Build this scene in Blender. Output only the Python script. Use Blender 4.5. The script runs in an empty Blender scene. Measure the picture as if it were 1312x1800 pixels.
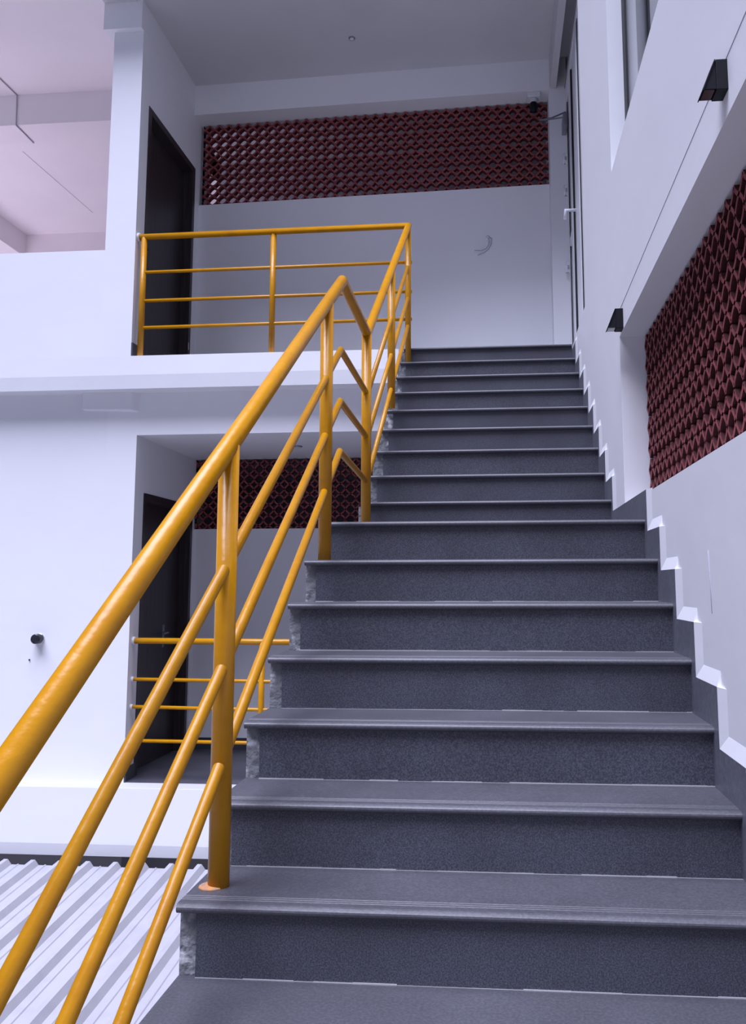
import bpy, bmesh, math, random
from mathutils import Vector, Matrix
random.seed(4)
C = bpy.context.scene.collection
sc = bpy.context.scene
ZO = 4.6                       # eye level above the ground; all z below are relative to the eye

# ------------------------------------------------------------------ camera
F_PX, CX, CY = 1560.113, 734.07, 829.745
R_ = Vector((0.99592063, 0.09021021, -0.00205184))
U_ = Vector((0.01348084, -0.12626749, 0.99190463))
D_ = Vector((-0.08922084, 0.98788595, 0.1269685))
cd = bpy.data.cameras.new('camera'); cam = bpy.data.objects.new('camera', cd); C.objects.link(cam)
cd.sensor_width = 36; cd.sensor_fit = 'AUTO'
cd.lens = F_PX / 1800 * 36
cd.shift_x = (656 - CX) / 1800; cd.shift_y = (CY - 900) / 1800
cd.clip_start = .05; cd.clip_end = 200
m = Matrix((R_, U_, -D_)).transposed().to_4x4(); m.translation = Vector((0, 0, ZO)); cam.matrix_world = m
sc.camera = cam

# ------------------------------------------------------------------ light
sc.view_settings.view_transform = 'Standard'; sc.view_settings.look = 'None'
sc.view_settings.gamma = 1; sc.view_settings.use_curve_mapping = False
sc.view_settings.exposure = 0.0
W = bpy.data.worlds.new('overcast_sky'); sc.world = W; W.use_nodes = True
nt = W.node_tree; nt.nodes.clear()
wo = nt.nodes.new('ShaderNodeOutputWorld'); bg = nt.nodes.new('ShaderNodeBackground')
tc = nt.nodes.new('ShaderNodeTexCoord'); sx = nt.nodes.new('ShaderNodeSeparateXYZ'); cr = nt.nodes.new('ShaderNodeValToRGB')
nt.links.new(tc.outputs['Generated'], sx.inputs[0]); nt.links.new(sx.outputs['Z'], cr.inputs[0])
cr.color_ramp.elements[0].position = 0; cr.color_ramp.elements[0].color = (.44, .49, .80, 1)
cr.color_ramp.elements[1].position = .9; cr.color_ramp.elements[1].color = (.62, .67, 1.0, 1)
nt.links.new(cr.outputs[0], bg.inputs[0]); bg.inputs[1].default_value = .40
nt.links.new(bg.outputs[0], wo.inputs[0])
sl = bpy.data.lights.new('sun', 'SUN'); so = bpy.data.objects.new('sun', sl); C.objects.link(so)
sl.energy = 9.0; sl.angle = math.radians(46); sl.color = (.755, .775, 1)
so.rotation_euler = Vector((.145, .29, -.945)).to_track_quat('-Z', 'Y').to_euler()

# ------------------------------------------------------------------ materials
def mat(name, col, rough=.6, metal=0, noise=None, bump=None, spec=.5, coat=0):
    """noise = (scale, colour2, lo, hi) ; bump = (scale, strength)"""
    M = bpy.data.materials.new(name); M.use_nodes = True
    n = M.node_tree; b = n.nodes['Principled BSDF']
    b.inputs['Base Color'].default_value = (*col, 1); b.inputs['Roughness'].default_value = rough
    b.inputs['Metallic'].default_value = metal; b.inputs['Specular IOR Level'].default_value = spec
    b.inputs['Coat Weight'].default_value = coat
    t = n.nodes.new('ShaderNodeTexCoord')
    if noise:
        x = n.nodes.new('ShaderNodeTexNoise'); x.inputs['Scale'].default_value = noise[0]; x.inputs['Detail'].default_value = 4
        n.links.new(t.outputs['Object'], x.inputs['Vector'])
        r = n.nodes.new('ShaderNodeValToRGB'); r.color_ramp.elements[0].position = noise[2]; r.color_ramp.elements[1].position = noise[3]
        r.color_ramp.elements[0].color = (*col, 1); r.color_ramp.elements[1].color = (*noise[1], 1)
        n.links.new(x.outputs['Fac'], r.inputs[0]); n.links.new(r.outputs[0], b.inputs['Base Color'])
    if bump:
        x = n.nodes.new('ShaderNodeTexNoise'); x.inputs['Scale'].default_value = bump[0]; x.inputs['Detail'].default_value = 3
        n.links.new(t.outputs['Object'], x.inputs['Vector'])
        bb = n.nodes.new('ShaderNodeBump'); bb.inputs['Strength'].default_value = bump[1]; bb.inputs['Distance'].default_value = .02
        n.links.new(x.outputs['Fac'], bb.inputs['Height']); n.links.new(bb.outputs[0], b.inputs['Normal'])
    return M
WHITE = mat('white_wall_paint', (.80, .80, .82), .55, noise=(.9, (.76, .765, .79), .35, .75), bump=(5, .12))
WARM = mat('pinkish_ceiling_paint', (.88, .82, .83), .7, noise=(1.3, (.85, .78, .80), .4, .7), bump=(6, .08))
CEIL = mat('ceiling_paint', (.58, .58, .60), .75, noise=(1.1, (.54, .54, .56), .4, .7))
GROUND = mat('ground_concrete', (.16, .155, .16), .9, noise=(2, (.13, .125, .13), .4, .7))
TERRACE = mat('terrace_tile', (.86, .74, .76), .6)
def granite(name, a, b_, rough, scale=190):
    M = mat(name, a, rough, noise=(scale, b_, .40, .72), bump=(scale, .05))
    n = M.node_tree; p = n.nodes['Principled BSDF']
    # soft large-scale wear on top of the speckle
    ramp = [x for x in n.nodes if x.type == 'VALTORGB'][0]
    t = [x for x in n.nodes if x.type == 'TEX_COORD'][0]
    w = n.nodes.new('ShaderNodeTexNoise'); w.inputs['Scale'].default_value = 3.5; w.inputs['Detail'].default_value = 6
    n.links.new(t.outputs['Object'], w.inputs['Vector'])
    mr = n.nodes.new('ShaderNodeMapRange'); mr.inputs[3].default_value = .86; mr.inputs[4].default_value = 1.16
    mr.inputs[1].default_value = .3; mr.inputs[2].default_value = .7
    n.links.new(w.outputs['Fac'], mr.inputs[0])
    mx = n.nodes.new('ShaderNodeVectorMath'); mx.operation = 'SCALE'
    n.links.new(ramp.outputs[0], mx.inputs[0]); n.links.new(mr.outputs[0], mx.inputs['Scale'])
    n.links.new(mx.outputs[0], p.inputs['Base Color'])
    return M
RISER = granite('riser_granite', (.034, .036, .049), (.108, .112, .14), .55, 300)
TREAD = granite('tread_granite', (.060, .060, .072), (.088, .088, .101), .45, 150)
SKIRT = granite('skirting_granite', (.115, .118, .145), (.15, .152, .18), .4, 60)
DARKTILE = mat('dark_floor_tile', (.045, .045, .06), .4, noise=(3, (.07, .07, .085), .4, .7))
MORTAR = mat('rough_mortar', (.17, .175, .185), .9, noise=(16, (.52, .52, .54), .56, .68), bump=(30, .7))
GROUT = mat('grout', (.42, .41, .42), .9)
YEL = mat('yellow_paint', (.50, .222, .001), .30, noise=(9, (.42, .17, .001), .45, .8), bump=(26, .10), spec=.38)
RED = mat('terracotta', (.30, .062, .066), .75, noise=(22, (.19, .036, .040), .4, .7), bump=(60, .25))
RED_SHADE = mat('shaded_terracotta', (.13, .020, .024), .85, noise=(30, (.09, .014, .017), .4, .7))  # same terracotta, darkened to paint in the shade inside the cells
RED_DEEP_SHADE = mat('deep_shaded_terracotta', (.065, .010, .013), .9, noise=(30, (.042, .007, .009), .4, .7))  # darker still: deeper cell shade put into the colour for the right screen
WOOD = mat('dark_wood', (.020, .014, .016), .42)
BLACK = mat('black_metal', (.006, .007, .011), .55, spec=.2)
GASK = mat('black_gasket', (.008, .008, .01), .6)
ALU = mat('white_aluminium', (.74, .75, .78), .3)
GREY = mat('grey_metal', (.25, .26, .29), .35, .6)
CHROME = mat('chrome', (.55, .56, .6), .12, 1)
ROOFM = mat('white_metal_sheet', (.31, .305, .33), .45, noise=(7, (.28, .275, .30), .45, .75))
LENS = mat('lamp_lens', (.07, .045, .045), .2)
PLAST = mat('white_plastic', (.7, .7, .7), .4)
WIRE = mat('grey_wire', (.30, .30, .36), .5)
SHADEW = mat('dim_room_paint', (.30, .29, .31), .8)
# wood grain
n = WOOD.node_tree; t = [x for x in n.nodes if x.type == 'TEX_COORD'][0]
mp = n.nodes.new('ShaderNodeMapping'); mp.inputs['Scale'].default_value = (40, 40, 1.2)
x = n.nodes.new('ShaderNodeTexNoise'); x.inputs['Scale'].default_value = 1.5; x.inputs['Detail'].default_value = 5
r = n.nodes.new('ShaderNodeValToRGB'); r.color_ramp.elements[0].position = .35; r.color_ramp.elements[1].position = .7
r.color_ramp.elements[0].color = (.016, .012, .014, 1); r.color_ramp.elements[1].color = (.045, .034, .036, 1)
n.links.new(t.outputs['Object'], mp.inputs[0]); n.links.new(mp.outputs[0], x.inputs['Vector']); n.links.new(x.outputs['Fac'], r.inputs[0])
n.links.new(r.outputs[0], n.nodes['Principled BSDF'].inputs['Base Color'])
GLASS = bpy.data.materials.new('window_glass'); GLASS.use_nodes = True
b = GLASS.node_tree.nodes['Principled BSDF']
b.inputs['Base Color'].default_value = (.32, .34, .38, 1); b.inputs['Roughness'].default_value = .03; b.inputs['Transmission Weight'].default_value = 1

# ------------------------------------------------------------------ mesh helpers
class MB:
    def __init__(s): s.v = []; s.f = []; s.mi = []; s.sm = []
    def add(s, vs, fs, mi=0, smooth=False):
        o = len(s.v); s.v += [tuple(p) for p in vs]
        for f in fs: s.f.append([o + i for i in f]); s.mi.append(mi); s.sm.append(smooth)
        return s
    def hexa(s, P, mi=0):      # 8 corners: 0-3 bottom ring, 4-7 top ring
        return s.add(P, [(3, 2, 1, 0), (4, 5, 6, 7), (0, 1, 5, 4), (1, 2, 6, 5), (2, 3, 7, 6), (3, 0, 4, 7)], mi)
    def box(s, x0, x1, y0, y1, z0, z1, mi=0):
        return s.hexa([(x0, y0, z0), (x1, y0, z0), (x1, y1, z0), (x0, y1, z0), (x0, y0, z1), (x1, y0, z1), (x1, y1, z1), (x0, y1, z1)], mi)
    def sweep(s, prof, x0, x1, fn=lambda a, b, x: (x, a, b), mi=0, smooth=False):   # profile (a,b) extruded along x
        k = len(prof)
        vs = [fn(a, b, x0) for a, b in prof] + [fn(a, b, x1) for a, b in prof]
        s.add(vs, [(i, (i + 1) % k, k + (i + 1) % k, k + i) for i in range(k)], mi, smooth)
        s.add(vs, [tuple(range(k))[::-1], tuple(range(k, 2 * k))], mi)
        return s
    def tube(s, pts, r, seg=20, mi=0, caps=True, closed_end=True):
        P = [Vector(p) for p in pts]; d0 = (P[1] - P[0]).normalized()
        a = d0.orthogonal().normalized(); bb = d0.cross(a)
        ring = [P[0] + r * (math.cos(q) * a + math.sin(q) * bb) for q in [2 * math.pi * i / seg for i in range(seg)]]
        rings = [ring]
        for i in range(1, len(P)):
            d = (P[i] - P[i - 1]).normalized()
            nn = d if i == len(P) - 1 else (d + (P[i + 1] - P[i]).normalized()).normalized()
            ring = [v + d * ((P[i] - v).dot(nn) / d.dot(nn)) for v in ring]; rings.append(ring)
        vs = [v for rg in rings for v in rg]; fs = []
        for j in range(len(rings) - 1):
            for i in range(seg):
                fs.append((j * seg + i, j * seg + (i + 1) % seg, (j + 1) * seg + (i + 1) % seg, (j + 1) * seg + i))
        s.add(vs, fs, mi, True)
        o = [tuple(v) for v in rings[0]], [tuple(v) for v in rings[-1]]
        s.add(o[0], [tuple(range(seg))[::-1]], mi); s.add(o[1], [tuple(range(seg))], mi)
        return s
    def lathe(s, prof, c, axis='Z', seg=28, mi=0):   # prof [(r,h)]
        c = Vector(c); vs = []
        for r, h in prof:
            for i in range(seg):
                q = 2 * math.pi * i / seg; u, v = r * math.cos(q), r * math.sin(q)
                vs.append(c + (Vector((u, v, h)) if axis == 'Z' else Vector((u, h, v)) if axis == 'Y' else Vector((h, u, v))))
        fs = []
        for j in range(len(prof) - 1):
            for i in range(seg): fs.append((j * seg + i, j * seg + (i + 1) % seg, (j + 1) * seg + (i + 1) % seg, (j + 1) * seg + i))
        fs += [tuple(range(seg))[::-1], tuple((len(prof) - 1) * seg + i for i in range(seg))]
        return s.add(vs, fs, mi, True)
    def build(s, name, mats, parent=None, origin=None, bevel=0, bseg=2):
        if not isinstance(mats, (list, tuple)): mats = [mats]
        if origin is None:
            if parent is not None: origin = Vector(parent['_o'])
            else:
                xs = [[p[i] for p in s.v] for i in range(3)]
                origin = Vector(((min(xs[0]) + max(xs[0])) / 2, (min(xs[1]) + max(xs[1])) / 2, min(xs[2])))
        origin = Vector(origin)
        me = bpy.data.meshes.new(name)
        me.from_pydata([tuple(Vector(p) - origin) for p in s.v], [], s.f)
        for mt in mats: me.materials.append(mt)
        for p, a, q in zip(me.polygons, s.mi, s.sm): p.material_index = a; p.use_smooth = q
        bm = bmesh.new(); bm.from_mesh(me); bmesh.ops.remove_doubles(bm, verts=bm.verts, dist=1e-5)
        bmesh.ops.recalc_face_normals(bm, faces=bm.faces); bm.to_mesh(me); bm.free()
        o = bpy.data.objects.new(name, me); C.objects.link(o)
        if parent is not None:
            o.parent = parent; o.location = origin - Vector(parent['_o'])
            o['_o'] = tuple(origin)
        else:
            o.location = origin + Vector((0, 0, ZO)); o['_o'] = tuple(origin)
        if bevel:
            md = o.modifiers.new('bevel', 'BEVEL'); md.width = bevel; md.segments = bseg; md.limit_method = 'ANGLE'; md.angle_limit = .6
        return o
def thing(name, label, cat, loc):
    o = bpy.data.objects.new(name, None); C.objects.link(o); o.location = Vector(loc) + Vector((0, 0, ZO))
    o['_o'] = tuple(loc); o['label'] = label; o['category'] = cat; o.empty_display_size = .1
    return o
def tag(o, label, cat): o['label'] = label; o['category'] = cat; return o
def struct(o, label=None):
    o['kind'] = 'structure'
    if label: o['label'] = label; o['category'] = 'building'
    return o
def sthing(name, label, loc, cat='building'):
    o = thing(name, label, cat, loc); o['kind'] = 'structure'; return o

# ------------------------------------------------------------------ stair measures (y, z of each nosing)
NOSE = {0: (2.081, -.722), 1: (2.344, -.557), 2: (2.603, -.392), 3: (2.864, -.227), 4: (3.126, -.061), 5: (3.387, .099), 6: (3.649, .265),
        7: (4.684, .445), 8: (4.952, .621), 9: (5.216, .803), 10: (5.481, .983), 11: (5.748, 1.159), 12: (6.014, 1.337),
        13: (6.281, 1.513), 14: (6.549, 1.689), 15: (6.815, 1.869)}
for k in range(-1, -7, -1): NOSE[k] = (2.081 + .262 * k, -.722 + .1655 * k)
XS = -2.953                    # side wall of the two recesses
XW = .605                      # wall on the right of the stairs
ZC = 4.96                      # upper ceiling
def yb(x, off=0): return 8.285 - .042 * (x - XS) + off      # back wall runs slightly askew
def ybm(x, off=0): return 8.079 - .038 * (x - XS) + off     # beam in front of it

# ------------------------------------------------------------------ ground and slabs
g = MB().box(-30, 30, -30, 40, -ZO - .2, -ZO); struct(g.build('floor_ground', GROUND), 'pale concrete ground far below the stairs').name = 'floor'
# lower storey slab with projecting ledge and drip band
ls = MB()
ls.sweep([(6.8, -1.53), (6.8, -1.945), (6.815, -2.035), (12, -2.035), (12, -1.53)], -9, -.76)
ls.box(-.76, 6, 7.6, 12, -2.035, -1.53)
struct(ls.build('floor_lower_ledge', WHITE), 'white ledge of the lower storey above the sheet roof').name = 'trim_1'
lt = MB().box(-9, -.76, 6.806, 6.98, -1.53, -1.5285)
struct(lt.build('trim_13', mat('weathered_paint', (.42, .42, .43), .8)), 'weathered top strip of the lower ledge')
lf = MB().box(XS, -.78, 6.99, 8.43, -1.53, -1.524); lf.box(XS - .2, XS, 7.167, 8.368, -1.53, -1.525); lf.box(-.78, .6, 7.62, 8.43, -1.53, -1.524)
struct(lf.build('floor', DARKTILE), 'dark glossy tile floor of the lower recess')
# upper storey slab
us = MB()
us.sweep([(6.8, 1.858), (6.8, 1.70), (6.812, 1.588), (6.99, 1.588), (6.99, 1.858)], -9, -.76)
struct(us.build('trim_2', WHITE), 'white slab edge with drip band under the upper landing')
um = MB().box(-9, XS, 7.23, 12, 1.40, 1.858); um.box(-9, XS, 6.99, 7.23, 1.588, 1.858); um.box(XS, -.76, 6.98, 12, 1.40, 1.858); um.box(-.76, 6, 6.86, 12, 1.40, 1.84)
um.box(XS, .605, 6.98, 8.43, 1.235, 1.40); um.box(-9, 6, 8.43, 12, 1.235, 1.40)
struct(um.build('ceiling', WHITE), 'white soffit over the lower recess')
uf = MB().box(XS, -.76, 6.88, 8.4, 1.858, 1.869); uf.box(XS - .2, XS, 6.972, 8.148, 1.858, 1.868)
struct(uf.build('floor', TREAD), 'grey stone floor of the upper landing')

# ------------------------------------------------------------------ left walls
w = MB().box(-9, -3.21, 6.98, 7.23, -1.53, 1.588)
struct(w.build('wall_left', WHITE), 'white wall left of the lower recess')
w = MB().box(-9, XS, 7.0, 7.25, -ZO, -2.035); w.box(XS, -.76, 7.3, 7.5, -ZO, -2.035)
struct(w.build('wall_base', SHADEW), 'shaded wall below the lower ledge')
# parapet
w = MB().box(-9, -3.21, 6.8, 7.0, 1.858, 2.765)
struct(w.build('wall_parapet', WHITE), 'white parapet wall left of the column')
def side_wall(name, y0, y1, z0, z1, dy0, dy1, dz, label):
    w = MB().box(-3.21, XS, y0, dy0, z0, z1); w.box(-3.21, XS, dy1, y1, z0, z1); w.box(-3.21, XS, dy0, dy1, dz, z1)
    return struct(w.build(name, WHITE), label)
side_wall('wall_side', 6.8, 8.6, 1.858, ZC, 6.97, 8.15, 4.12, 'white column and side wall holding the upper wooden door')
side_wall('wall_side', 6.98, 8.7, -1.53, 1.588, 7.165, 8.37, .775, 'white side wall holding the lower wooden door')
bmx = MB().box(-3.285, XS + .004, 6.745, 8.6, 4.70, ZC)
struct(bmx.build('trim_3', WHITE), 'white beam end on top of the column')
blk = MB().hexa([(-3.41, 6.93, 1.446), (-2.985, 6.93, 1.436), (-2.93, 6.985, 1.425), (-3.41, 6.985, 1.446),
                 (-3.41, 6.93, 1.60), (-2.985, 6.93, 1.60), (-2.93, 6.985, 1.60), (-3.41, 6.985, 1.60)])
struct(blk.build('trim_4', WHITE, bevel=.008), 'white beam stub under the slab edge beside the recess')

# ------------------------------------------------------------------ ceilings
c = MB().box(-3.285, -3.0, 6.47, 6.91, ZC - .02, ZC + .25); c.box(-3.0, 6, 6.47, 12, ZC, ZC + .25); c.box(-3.4, -3.0, 8.42, 12, ZC, ZC + .25); c.box(-3.285, -3.0, 6.91, 8.42, ZC, ZC + .25)
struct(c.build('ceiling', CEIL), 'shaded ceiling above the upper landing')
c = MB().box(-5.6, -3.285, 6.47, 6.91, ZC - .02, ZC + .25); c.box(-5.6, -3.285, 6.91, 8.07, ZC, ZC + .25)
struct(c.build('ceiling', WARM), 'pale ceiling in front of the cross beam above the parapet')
c = MB().box(-5.6, -3.285, 8.07, 8.42, 4.635, ZC + .25)
struct(c.build('trim_5', WARM), 'cross beam above the parapet opening')
c = MB().box(-7.0, -3.21, 8.42, 12, ZC, ZC + .25)
struct(c.build('ceiling', WARM), 'pale pinkish ceiling behind the parapet opening')
c = MB().box(-7.0, -3.21, 11.55, 11.8, 4.2, ZC); c.box(-6.95, -6.62, 8.42, 11.55, 4.63, ZC)
struct(c.build('trim_6', WARM), 'far beams behind the parapet opening')
c = MB().box(-9, -3.21, 7.0, 12, 1.858, 1.868)
struct(c.build('floor', TERRACE), 'terrace floor behind the parapet')

# ------------------------------------------------------------------ back walls
def skew_box(mb, x0, x1, f, t, z0, z1):
    return mb.hexa([(x0, f(x0), z0), (x1, f(x1), z0), (x1, f(x1) + t, z0), (x0, f(x0) + t, z0),
                    (x0, f(x0), z1), (x1, f(x1), z1), (x1, f(x1) + t, z1), (x0, f(x0) + t, z1)])
w = skew_box(MB(), XS, .62, yb, .14, 1.858, 3.80)
struct(w.build('wall_back', WHITE), 'white wall under the upper breeze block screen')
w = skew_box(MB(), XS, .54, ybm, .36, 4.65, ZC)
struct(w.build('trim_7', WHITE), 'beam above the upper breeze block screen')
w = MB().hexa([(.535, ybm(.535) - .006, 1.869), (.70, ybm(.70) - .006, 1.869), (.70, 8.5, 1.869), (.535, 8.5, 1.869),
               (.535, ybm(.535) - .006, ZC), (.70, ybm(.70) - .006, ZC), (.70, 8.5, ZC), (.535, 8.5, ZC)])
struct(w.build('wall_column', WHITE), 'white column between back wall and glass door')
w = MB().box(.545, XW, 6.47, 7.93, 4.655, ZC)
struct(w.build('trim_8', CEIL), 'beam above the glass door')
w = MB().box(XS, .62, 8.43, 8.57, -1.53, .551)
struct(w.build('wall_back', WHITE), 'white wall under the lower breeze block screen')
# dim rooms behind the screens
def room(name, x0, x1, y0, y1, z0, z1, label, skip=(), mt=SHADEW):
    w = MB(); t = .1
    if 'x0' not in skip: w.box(x0 - t, x0, y0, y1, z0, z1)
    if 'x1' not in skip: w.box(x1, x1 + t, y0, y1, z0, z1)
    if 'y0' not in skip: w.box(x0, x1, y0 - t, y0, z0, z1)
    if 'y1' not in skip: w.box(x0, x1, y1, y1 + t, z0, z1)
    if 'z0' not in skip: w.box(x0, x1, y0, y1, z0 - t, z0)
    if 'z1' not in skip: w.box(x0, x1, y0, y1, z1, z1 + t)
    return struct(w.build(name, mt), label)
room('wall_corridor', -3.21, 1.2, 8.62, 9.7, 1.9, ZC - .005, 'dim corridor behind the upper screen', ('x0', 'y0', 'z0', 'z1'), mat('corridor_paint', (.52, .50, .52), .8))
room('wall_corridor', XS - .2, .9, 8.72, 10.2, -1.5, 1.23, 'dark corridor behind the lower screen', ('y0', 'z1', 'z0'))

# ------------------------------------------------------------------ right wall
YJ, ZR0, ZR1 = 4.28, .372, 1.20
w = MB()
w.box(XW, .86, -4, YJ, -ZO, ZR0)
w.box(XW, .86, YJ, 5.81, -ZO, 2.10)
w.box(XW, .86, -4, YJ, ZR1, 2.10)
w.box(XW, .86, 4.39, 5.81, 2.10, 6.2)
w.box(XW, .86, -4, 4.39, 4.3, 6.2)
w.box(.72, .86, -4, 1.4, ZR0, ZR1)
w.box(XW, .9, 5.81, 8.0, -ZO, 1.862)
w.box(XW, .9, 5.81, 7.9, ZC - .01, 6.2)
struct(w.build('wall_right', WHITE), 'white wall to the right of the stairs')
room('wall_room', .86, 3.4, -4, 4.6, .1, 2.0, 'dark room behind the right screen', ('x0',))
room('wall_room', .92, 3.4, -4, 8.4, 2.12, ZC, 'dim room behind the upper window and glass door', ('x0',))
# fine crack line running along the wall between the lamps
cl = MB().tube([(XW - .0005, 2.0, 1.352), (XW - .0005, 2.6, 1.345), (XW - .0005, 3.3, 1.338), (XW - .0005, 4.24, 1.325)], .0011, 6)
struct(cl.build('trim_9', mat('crack_line', (.38, .38, .46), .9)), 'fine dark crack line along the right wall')
cl = MB().tube([(XW - .0005, 2.62, -.08), (XW - .0005, 2.625, -.01), (XW - .0005, 2.635, .10)], .0010, 6)
struct(cl.build('trim_12', mat('fine_crack', (.38, .38, .46), .9)), 'short vertical crack in the right wall')

# ------------------------------------------------------------------ breeze block screens
def screen(name, label, fn, width, z0, z1, pitch, depth, th, inner=None, joint=2, phase=0., zphase=0., loc=None, gap=.0022):
    """fn(u, d, z) -> xyz ; u along the wall, d into the wall."""
    mb = MB(); h = pitch / 2
    nu = int(width / h) + 3; nz = int((z1 - z0) / h) + 3
    def seg(a, b):
        (u0, w0), (u1, w1) = a, b
        L = math.hypot(u1 - u0, w1 - w0)
        if L < 1e-6: return
        nx, nz_ = -(w1 - w0) / L * th / 2, (u1 - u0) / L * th / 2
        P = [(u0 + nx, w0 + nz_), (u0 - nx, w0 - nz_), (u1 - nx, w1 - nz_), (u1 + nx, w1 + nz_)]
        P = [(min(max(u, 0), width), min(max(q, z0), z1)) for u, q in P]
        A = [fn(u, 0, q) for u, q in P]; B = [fn(u, depth, q) for u, q in P]
        P8 = [A[0], A[1], A[2], A[3], B[0], B[1], B[2], B[3]]
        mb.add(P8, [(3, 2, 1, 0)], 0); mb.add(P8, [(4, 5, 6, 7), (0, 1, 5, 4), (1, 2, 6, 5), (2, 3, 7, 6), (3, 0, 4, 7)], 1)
    bow = .055 * pitch
    for j in range(-1, nz):
        for i in range(-1, nu):
            if (i + j) % 2 == 0: continue                    # nodes of the lattice: i+j odd
            for di in (1, -1):
                a = (phase + i * h, z1 - zphase - (j * h)); b = (a[0] + di * h, a[1] - h)
                if max(a[1], b[1]) < z0 + .002 or min(a[1], b[1]) > z1 - .002: continue
                if max(a[0], b[0]) < .002 or min(a[0], b[0]) > width - .002: continue
                if a[1] > z1 + h * .6 or b[1] < z0 - h * .6: pass
                # joint rows are split, each brick ends in its own rounded tip
                az, bz = a[1], b[1]; off = th * .32 + gap
                if j % (2 * joint) == 0: az -= off
                if (j + 1) % (2 * joint) == 0: bz += off
                # edge bows away from the large cells (centres at even i, even j)
                ci, cj = (i, j + 1) if (i % 2 == 0) else (i + di, j)
                cxx, czz = phase + ci * h, z1 - zphase - cj * h
                mx_, mz_ = (a[0] + b[0]) / 2, (a[1] + b[1]) / 2
                vx, vz = mx_ - cxx, mz_ - czz; Lv = math.hypot(vx, vz) or 1
                n = 3; prev = (a[0], az)
                for q in range(1, n + 1):
                    tt = q / n; k = 4 * tt * (1 - tt) * bow
                    cur = (a[0] + (b[0] - a[0]) * tt + vx / Lv * k, az + (bz - az) * tt + vz / Lv * k)
                    seg(prev, cur); prev = cur
    o = mb.build(name, [RED, inner or RED_SHADE], origin=loc)
    return tag(o, label, 'screen')
dyb = math.atan(.042)
screen('breeze_block_screen', 'wide dark red breeze block screen high above the upper landing',
       lambda u, d, z: (XS + .03 + u, yb(XS + .03 + u, .006) + d, z), .545 - XS - .035, 3.80, 4.65, .1005, .060, .016, phase=.01)
screen('breeze_block_screen', 'dark red breeze block screen of the lower recess seen between the yellow bars',
       lambda u, d, z: (XS + .005 + u, 8.436 + d, z), .60 - XS, .551, 1.235, .1005, .055, .015, phase=.03)
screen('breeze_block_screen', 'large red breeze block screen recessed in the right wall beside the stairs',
       lambda u, d, z: (.722 + d, YJ - .002 - u, z), 2.85, .372, ZR1 - .004, .1005, .06, .015, inner=RED_DEEP_SHADE, phase=.0)

# ------------------------------------------------------------------ staircase
st = thing('staircase', 'long straight staircase of dark grey speckled stone with a landing halfway', 'stairs', (-.07, 2.0, -1.88))
XL = {k: -.745 if k <= 6 else -.722 for k in NOSE}; XRT = .597
body_top = []
ks = sorted(NOSE)
for k in ks:
    y, z = NOSE[k]
    zp = NOSE[k - 1][1] if k - 1 in NOSE else z - .1655
    body_top += [(y + .034, zp - .022), (y + .034, z - .022)]
body = MB()
pts = body_top + [(6.858, NOSE[15][1] - .022), (6.858, 1.58)]
und = [(4.75, .18), (3.75, .05), (.9, -1.72), (.9, -ZO), (.30, -ZO)]
pts = pts + und
pts.append((.30, body_top[0][1])) if body_top[0][0] > .3 else None
# mesh the side profile as strips so the concave outline stays clean
def poly_extrude(mb, prof, x0, x1, mi_side, mi_face):
    k = len(prof)
    from mathutils.geometry import tessellate_polygon
    tris = [tuple(t_) for t_ in tessellate_polygon([[Vector((a, b, 0)) for a, b in prof]])]
    co = [(x0, a, b) for a, b in prof]
    mb.add(co, tris, mi_side); mb.add([(x1, a, b) for _, a, b in co], tris, mi_side)
    mb.add([(x0, a, b) for a, b in prof] + [(x1, a, b) for a, b in prof], [(i, (i + 1) % k, k + (i + 1) % k, k + i) for i in range(k)], mi_face)
poly_extrude(body, pts, -.745, XRT + .004, 0, 1)
body.build('stair_body', [WHITE, MORTAR], st)
for k in ks:
    y, z = NOSE[k]; xl = XL[k]
    if k + 1 in NOSE: y1 = NOSE[k + 1][0] + .02
    else: y1 = 6.846
    e = .0125
    pr = [(y1 + .012, z - .022), (y + .010, z - .022)]
    for i in range(1, 8):
        a = -math.pi / 2 - math.pi * i / 8; pr.append((y + e + e * math.cos(a), z - .0115 + .0105 * math.sin(a)))
    pr += [(y + e, z)]
    for gy in (.034, .046, .058): pr += [(y + gy, z), (y + gy + .0015, z - .002), (y + gy + .004, z - .002), (y + gy + .0055, z)]
    pr += [(y1 + .012, z)]
    mb = MB().sweep(pr, xl, XRT, smooth=False); tr = mb.build('landing' if k == 6 else 'tread', TREAD, st)
    # riser plate below this nosing
    zp = NOSE[k - 1][1] if k - 1 in NOSE else z - .1655
    rl = xl + .042
    MB().box(rl, XRT, y + .022, y + .036, zp - .001, z - .021).build('riser', RISER, st)
    if k > -6:
        gb = MB(); xx = rl; 
        while xx < XRT - .01:
            nx_ = min(xx + random.uniform(.04, .12), XRT); q = random.uniform(.0008, .0030)
            gb.box(xx, nx_, y + .022 - q, y + .0225, zp, zp + q * 1.1); xx = nx_
        gb.build('grout_line', GROUT, st)

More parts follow.
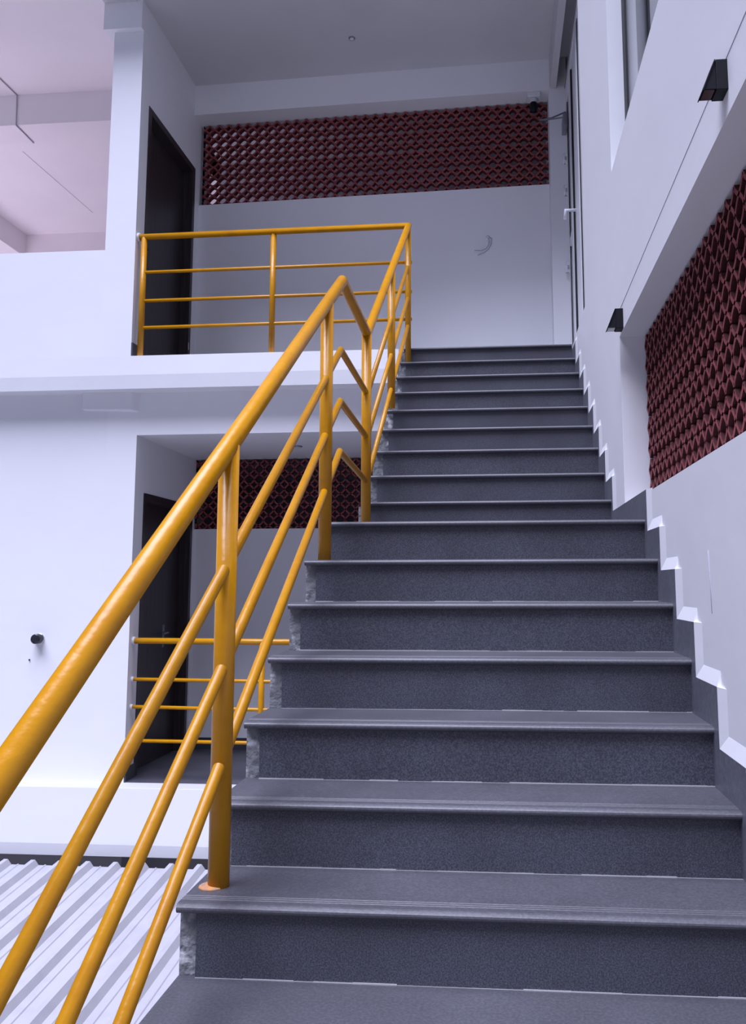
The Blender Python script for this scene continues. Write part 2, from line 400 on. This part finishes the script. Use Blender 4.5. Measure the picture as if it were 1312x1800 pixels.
# skirting up the right wall: stepped stone strips, plaster ramped up to them
def skirt(k0, k1, label):
    top = []; 
    prof = []; low = []
    for k in range(k0, k1 + 1):
        y, z = NOSE[k]; y2 = NOSE[k + 1][0] if k + 1 in NOSE else 6.95
        prof += [(y - .05, z + .115), (y2 - .05, z + .115)]
    ye = prof[-1][0]
    mb = MB()
    for i in range(0, len(prof), 2):
        (ya, zt), (yb_, _) = prof[i], prof[i + 1]
        mb.box(XRT - .004, XW + .002, ya, yb_, zt - .36, zt)
    return struct(mb.build('baseboard_right', SKIRT), label)
skirt(-6, 14, 'stepped grey stone skirting along the right wall')
pl = MB()
for k in range(-5, 15):
    y, z = NOSE[k]; zt = z + .115; zp = NOSE[k - 1][1] + .115; yv = y - .05
    e = XRT - .0035
    # ramp in front of the vertical edge and above the horizontal edge
    pw = .07
    pl.add([(e, yv, zp), (XW + .002, yv, zp), (XW + .002, yv - pw, zp), (e, yv, zt), (XW + .002, yv, zt), (XW + .002, yv - pw, zt)],
           [(0, 1, 2), (5, 4, 3), (0, 2, 5, 3), (0, 3, 4, 1), (1, 4, 5, 2)])
    y2 = (NOSE[k + 1][0] if k < 14 else 6.815) - .05
    if k != 6:
        pl.add([(e, yv, zt), (XW + .002, yv, zt), (XW + .002, yv, zt + .05), (e, y2, zt), (XW + .002, y2, zt), (XW + .002, y2, zt + .05)],
               [(0, 1, 2), (5, 4, 3), (0, 2, 5, 3), (0, 3, 4, 1), (1, 4, 5, 2)])
struct(pl.build('trim_10', WHITE), 'rounded white plaster edge above the stepped skirting')
struct(MB().box(XS - .001, XS + .012, 6.80, 6.968, 1.858, 1.97).build('baseboard_left', DARKTILE), 'dark skirting piece at the foot of the column')
bl = MB().box(XS - .001, XS + .012, 6.985, 7.163, -1.53, -1.415); bl.box(XS, .6, 8.418, 8.431, -1.53, -1.42)
struct(bl.build('baseboard_back', DARKTILE), 'dark skirting of the lower recess')

# ------------------------------------------------------------------ yellow stair railing
XP = -.6865
rl = thing('stair_railing', 'yellow painted pipe railing climbing the left side of the stairs and across the upper landing', 'railing', (XP, 2.21, -.72))
TOP = [(XP, .55, -.671), (XP, 3.83, 1.368), (XP, 4.60, 1.345), (XP, 6.83, 2.885), (-2.945, 6.845, 2.882)]
mb = MB().tube(TOP, .0252, 28); mb.build('handrail', YEL, rl)
def post(y, zb, zt, r=.0262, x=XP): 
    q = MB().tube([(x, y, zb), (x, y, zt)], r, 24); return q.build('post', YEL, rl)
post(.92, NOSE[-5][1] - .01, -.44)
post(2.21, -.722, .36); post(3.49, .099, 1.155); post(4.59, .265, 1.345); post(5.70, 1.159, 2.10, .0255); post(6.805, 1.689, 2.865, .0235)
post(6.845, 1.85, 2.88, .0245, -2.895); post(6.845, 1.85, 2.88, .0235, -1.80)
BR = .0150
for (za, zb_, zc, yd, zd) in ((-.551, 1.043, 1.019, 6.78, 2.52), (-.804, .810, .783, 6.78, 2.262), (-1.045, .585, .546, 6.78, 2.035)):
    y0 = .55; sl = (zb_ - za) / (3.81 - 1.237); z0 = za - sl * (1.237 - y0)
    MB().tube([(XP, y0, z0), (XP, 3.81, zb_), (XP, 4.59, zc)], BR, 18).build('mid_rail', YEL, rl)
    MB().tube([(XP, 4.59, zc - .02), (XP, yd, zd)], BR * .97, 18).build('mid_rail', YEL, rl)
for za in (2.58, 2.336, 2.108):
    MB().tube([(XP + .028, 6.835, za), (-1.80, 6.845, za), (-2.895, 6.845, za - .004)], .0138, 16).build('mid_rail', YEL, rl)
# flaking cement collar at the foot of the nearest post
fc = MB().lathe([(.001, .000), (.034, .0), (.031, .004), (.026, .006), (.001, .008)], (XP - .014, 2.205, -.7225), seg=18)
fc.build('post_collar', mat('orange_primer', (.50, .22, .07), .8, noise=(60, (.3, .2, .15), .4, .6)), rl)
hp = MB().lathe([(.001, 0), (.036, 0), (.036, .02), (.001, .02)], (XS, 6.845, 2.882), 'X', 20); hp.build('wall_flange', PLAST, rl)

# ------------------------------------------------------------------ lower yellow railing
br = thing('balcony_railing', 'low yellow pipe railing with four horizontal bars in front of the lower recess', 'railing', (-1.8, 7.06, -1.53))
MB().tube([(XS + .002, 7.06, -.437), (-.80, 7.06, -.449)], .0240, 20).build('handrail', YEL, br)
for a, b2 in ((-.742, -.762), (-.958, -.985), (-1.222, -1.232)):
    MB().tube([(XS + .002, 7.06, a), (-.80, 7.06, b2)], .0142, 16).build('mid_rail', YEL, br)
MB().tube([(-1.885, 7.06, -1.53), (-1.885, 7.06, -.44)], .0235, 18).build('post', YEL, br)
for a, rr in ((-.437, .034), (-.742, .022), (-.958, .022), (-1.222, .02)):
    MB().lathe([(.001, 0), (rr, 0), (rr * .9, .018), (.001, .02)], (XS, 7.06, a), 'X', 16).build('wall_flange', PLAST, br)

# ------------------------------------------------------------------ doors in the side walls
def wood_door(y0, y1, z0, z1, label, hy, hz):
    d = sthing('door_%d' % (1 if z0 > 0 else 2), label, (XS - .06, (y0 + y1) / 2, z0), 'door')
    f = MB(); fw = .06
    f.box(XS - .16, XS + .006, y0, y0 + fw, z0, z1); f.box(XS - .16, XS + .006, y1 - fw, y1, z0, z1); f.box(XS - .16, XS + .006, y0 + fw, y1 - fw, z1 - fw, z1)
    f.build('door_frame', WOOD, d, bevel=.003)
    lf = MB().box(XS - .135, XS - .095, y0 + fw, y1 - fw, z0 + .004, z1 - fw).build('door_leaf', WOOD, d)
    h = MB().tube([(XS - .095, hy, hz), (XS - .045, hy, hz), (XS - .045, hy - .11, hz - .004)], .009, 12)
    h.box(XS - .0955, XS - .088, hy - .022, hy + .022, hz - .13, hz + .07); h.build('door_handle', GREY if z0 < 0 else BLACK, lf)
    return d
d1 = wood_door(6.97, 8.15, 1.869, 4.12, 'upper dark brown wooden door standing behind the landing railing', 7.16, 2.9)
MB().box(XS + .004, XS + .0075, 8.09, 8.115, 2.26, 2.33).build('strike_plate', CHROME, d1)
wood_door(7.165, 8.37, -1.524, .775, 'lower dark wooden door in the recess under the landing', 7.95, -.42)

# ------------------------------------------------------------------ glass door at the head of the stairs
gd = sthing('door_3', 'white aluminium glass door at the top right of the stairs', (.70, 7.0, 1.869), 'door')
XD = .69
fr = MB()
fr.box(.625, .76, 5.815, 5.87, 1.869, 4.655); fr.box(XD, .76, 7.86, 7.94, 1.869, 4.655); fr.box(XD - .01, .76, 5.87, 7.86, 4.52, 4.655)
fr.box(XD - .012, .76, 6.76, 6.86, 1.869, 4.52); fr.box(XD, .76, 6.62, 6.70, 1.869, 4.52)
fr.build('door_frame', ALU, gd, bevel=.003)
pn = MB().box(XD, .735, 6.86, 7.22, 1.875, 4.5); pn.build('side_panel', ALU, gd, bevel=.004)
gl = MB().box(.735, .741, 5.87, 6.62, 1.88, 4.52); gl.build('pane', GLASS, gd)
gk = MB().box(XD - .004, .75, 6.70, 6.76, 1.95, 4.52); gk.box(XD + .002, .75, 7.415, 7.44, 1.88, 4.52); gk.box(XD - .012, XD, 5.9, 7.86, 4.60, 4.615)
gk.build('gasket', GASK, gd)
lk = MB().box(.705, .74, 7.22, 7.415, 1.88, 4.52); lk.build('lock_jamb', GREY, gd)
leaf = MB(); leaf.box(XD - .006, .73, 7.44, 7.56, 1.88, 4.50); leaf.box(XD - .006, .73, 7.76, 7.86, 1.88, 4.50)
leaf.box(XD - .006, .73, 7.56, 7.76, 1.88, 2.02); leaf.box(XD - .006, .73, 7.56, 7.76, 4.40, 4.50); leaf.box(XD - .006, .73, 7.56, 7.76, 3.02, 3.10)
lfo = leaf.build('door_leaf', ALU, gd, bevel=.003)
MB().box(.705, .711, 7.56, 7.76, 2.02, 4.40).build('leaf_pane', GLASS, lfo)
MB().box(XD - .006, XD - .001, 7.74, 7.765, 2.02, 4.40).build('leaf_gasket', GASK, lfo)
for hz in (3.93, 3.62, 2.88, 2.10):
    MB().tube([(.663, 7.90, hz - .05), (.663, 7.90, hz + .05)], .012, 12).box(.663, .69, 7.885, 7.91, hz - .05, hz - .02).box(.663, .69, 7.885, 7.91, hz + .02, hz + .05).build('hinge', ALU, lfo)
MB().tube([(XD, 7.18, 3.115), (.605, 7.18, 3.115), (.595, 7.18, 3.04)], .013, 10).build('door_handle', ALU, lfo)
cb = MB().box(.642, .684, 7.66, 7.86, 4.135, 4.255); cbo = cb.build('door_closer', GREY, lfo, bevel=.006)
MB().tube([(.65, 7.76, 4.255), (.65, 7.76, 4.262), (.437, 7.80, 4.262)], .007, 10).build('closer_arm', GREY, lfo)
MB().tube([(.437, 7.80, 4.266), (.55, 7.83, 4.30), (.684, 7.86, 4.37)], .007, 10).build('closer_arm', GREY, lfo)

# ------------------------------------------------------------------ upper right window
wn = sthing('window_1', 'tall window with white frame in the upper right wall', (.70, 3.0, 2.10), 'window')
f = MB(); f.box(.693, .755, 4.335, 4.389, 2.10, 4.3); f.box(.70, .755, -4, 4.335, 2.10, 2.14); f.box(.70, .755, -4, 4.335, 4.2, 4.3)
f.build('window_frame', ALU, wn)
MB().box(.683, .6935, 4.3, 4.389, 2.10, 4.3).build('gasket', GASK, wn)
MB().box(.748, .753, -4, 4.336, 2.14, 4.2).build('pane', GLASS, wn)

# ------------------------------------------------------------------ wall lamps
def wall_lamp(y, z, s, label, bright):
    o = thing('wall_lamp', label, 'lamp', (XW, y, z))
    H, Wd = .096 * s, .070 * s
    MB().box(XW - .034 * s, XW + .001, y, y + Wd, z, z + H).build('lamp_body', BLACK, o, bevel=.0015)
    t = .003
    hd = MB()   # sloping hood plate with two thin cheeks, open below
    a0, a1 = XW - .034 * s, XW - .076 * s
    hd.hexa([(a1, y, z), (a1 + t, y, z), (a1 + t, y + Wd, z), (a1, y + Wd, z), (a0 - t, y, z + H), (a0, y, z + H), (a0, y + Wd, z + H), (a0 - t, y + Wd, z + H)])
    for yy in (y + .004, y + Wd - t):
        hd.add([(a0, yy, z + .004), (a1 + t, yy, z + .004), (a0 - t, yy, z + H), (a0, yy, z + H), (a0, yy + t, z + .004), (a1 + t, yy + t, z + .004), (a0 - t, yy + t, z + H), (a0, yy + t, z + H)],
               [(0, 1, 2, 3), (7, 6, 5, 4), (0, 4, 5, 1), (1, 5, 6, 2), (2, 6, 7, 3), (3, 7, 4, 0)])
    hd.build('lamp_hood', BLACK, o)
    MB().box(a1 + .006, a0 - .004, y + .008, y + Wd - .006, z + .001, z + .006).build('lamp_lens', LENS if not bright else PLAST, o)
    return o
wall_lamp(2.195, 1.262, .86, 'black wedge wall lamp near the top right corner of the wall', False)
wall_lamp(4.14, 1.205, 1.0, 'black wedge wall lamp at the far lower end of the right wall beam', True)

# ------------------------------------------------------------------ security camera
sc_ = thing('security_camera', 'small white security camera with black head under the beam', 'camera', (.40, 8.03, 4.65))
MB().box(.335, .46, 7.965, 8.09, 4.60, 4.651).build('mount_box', PLAST, sc_, bevel=.008)
MB().lathe([(.045, .0), (.030, -.025), (.022, -.05), (.026, -.075), (.034, -.085)], (.395, 8.02, 4.60)).build('camera_neck', PLAST, sc_)
hd = MB().lathe([(.001, -.065), (.026, -.062), (.035, -.04), (.037, -.015), (.037, .015), (.030, .03), (.001, .031)], (.395, 8.00, 4.525)); hd.build('camera_head', BLACK, sc_)

# ------------------------------------------------------------------ small things
def disc(x, y, z, r, label):
    o = thing('ceiling_light', label, 'light', (x, y, z))
    MB().lathe([(r, 0), (r, -.008), (r * .8, -.012), (.001, -.012)], (x, y, z), seg=24).build('light_rim', GREY, o)
    MB().lathe([(r * .7, -.011), (r * .6, -.014), (.001, -.014)], (x, y, z), seg=24).build('light_lens', PLAST, o)
disc(-1.265, 7.45, ZC, .03, 'tiny round light on the upper ceiling')
disc(-1.766, 7.68, 1.235, .045, 'small round light under the soffit of the lower recess')
wr = thing('loose_wire', 'thin loose cable ends curling out of the white back wall', 'wire', (-.08, 8.14, 3.2))
ywr = lambda x: yb(x) - .012
def px(x, y):   # point on the back wall under the wire pixels (plain wall coordinates)
    return (-.185 + (x - 835) * .00530, 3.16 - (y - 448) * .00523)
for pp in ([(857, 421), (861, 424), (862, 430), (861, 437), (856, 443), (848, 447), (835, 446)], [(860, 419), (866, 424), (865, 436), (860, 445), (852, 451), (841, 455)]):
    P = []
    for i, q in enumerate(pp):
        X, Z = px(*q); P.append((X, yb(X) + .004 if i == 0 else ywr(X) - .01 * i / 6, Z))
    MB().tube(P, .0028, 8).build('cable', WIRE, wr)
MB().lathe([(.001, 0), (.022, 0), (.022, -.004), (.001, -.004)], (-.055, yb(-.055), 3.30), 'Y', 18).build('outlet_cover', WHITE, wr)
cdm = MB().tube([(-4.83, 7.1, ZC - .006), (-4.81, 8.064, ZC - .006), (-4.80, 8.064, 4.629), (-4.81, 8.425, 4.629)], .0065, 8)
tag(cdm.build('conduit', mat('painted_conduit', (.42, .40, .44), .6)), 'thin grey conduit running over the ceiling and beam at top left', 'conduit')
cdm = MB().tube([(-5.38, 9.2, ZC - .001), (-5.34, 10.9, ZC - .001)], .003, 6)
struct(cdm.build('trim_11', mat('joint_line', (.5, .47, .5), .8)), 'hairline joint in the pinkish ceiling')
pp = thing('pipe_stub', 'short black pipe end sticking out of the lower left wall', 'pipe', (-3.70, 6.95, -.42))
MB().lathe([(.001, -.075), (.036, -.075), (.039, -.07), (.040, -.012), (.040, .01)], (-3.70, 6.98, -.418), 'Y', 32).build('pipe', mat('glossy_black_pipe', (.014, .014, .022), .12), pp)
MB().lathe([(.0405, 0), (.0425, -.006), (.0405, -.014)], (-3.70, 6.98, -.418), 'Y', 32).build('pipe_ring', CHROME, pp)
tag(MB().lathe([(.001, -.01), (.006, -.008), (.006, .004)], (-3.775, 6.98, -.587), 'Y', 12).build('nail', BLACK), 'tiny dark nail in the white wall below the black pipe end', 'nail')

# ------------------------------------------------------------------ corrugated metal roof
rf = MB(); p = .2155; X0 = -3.75 - p * 5; prof = []
x = X0
while x < -.80:
    for dx, h in ((-.046, 0), (-.016, .038), (.016, .038), (.046, 0), (.088, 0), (.094, .006), (.102, .006), (.108, 0)):
        if x + dx < -.765: prof.append((x + dx, h))
    x += p
prof.append((-.765, 0))
prof = [(a, b) for a, b in prof]
th = .0012
for ya, ybb in ((6.74, 3.3),):
    top = lambda a, h, y: (a - (6.74 - y) * .010 * 0, y, -2.088 + h - (6.74 - y) * .092)
    ny = 12; rows = []
    for i in range(ny + 1):
        y = ya + (ybb - ya) * i / ny
        rows.append([top(a, h, y) for a, h in prof])
    k = len(prof)
    vs = [q for r_ in rows for q in r_]; fs = [(j * k + i, j * k + i + 1, (j + 1) * k + i + 1, (j + 1) * k + i) for j in range(ny) for i in range(k - 1)]
    rf.add(vs, fs)
ro = thing('metal_roof', 'white corrugated metal sheet roof below the lower ledge at bottom left', 'roof', (-3.7, 3.8, -2.7))
sh = rf.build('roof_sheet', ROOFM, ro); md = sh.modifiers.new('thick', 'SOLIDIFY'); md.thickness = .002
pu = MB()
for y in (6.3, 3.6): pu.box(X0, -.78, y, y + .05, -2.088 - (6.74 - y) * .092 - .065, -2.088 - (6.74 - y) * .092 - .005)
pu.build('purlin', GREY, ro)
for xx, yy in ((-4.6, 3.62), (-4.6, 6.32), (-1.0, 3.62), (-1.0, 6.32)):
    MB().box(xx, xx + .06, yy - .01, yy + .05, -ZO, -2.10 - (6.74 - yy) * .092).build('post', GREY, ro)
for o in bpy.data.objects:
    if '_o' in o: del o['_o']
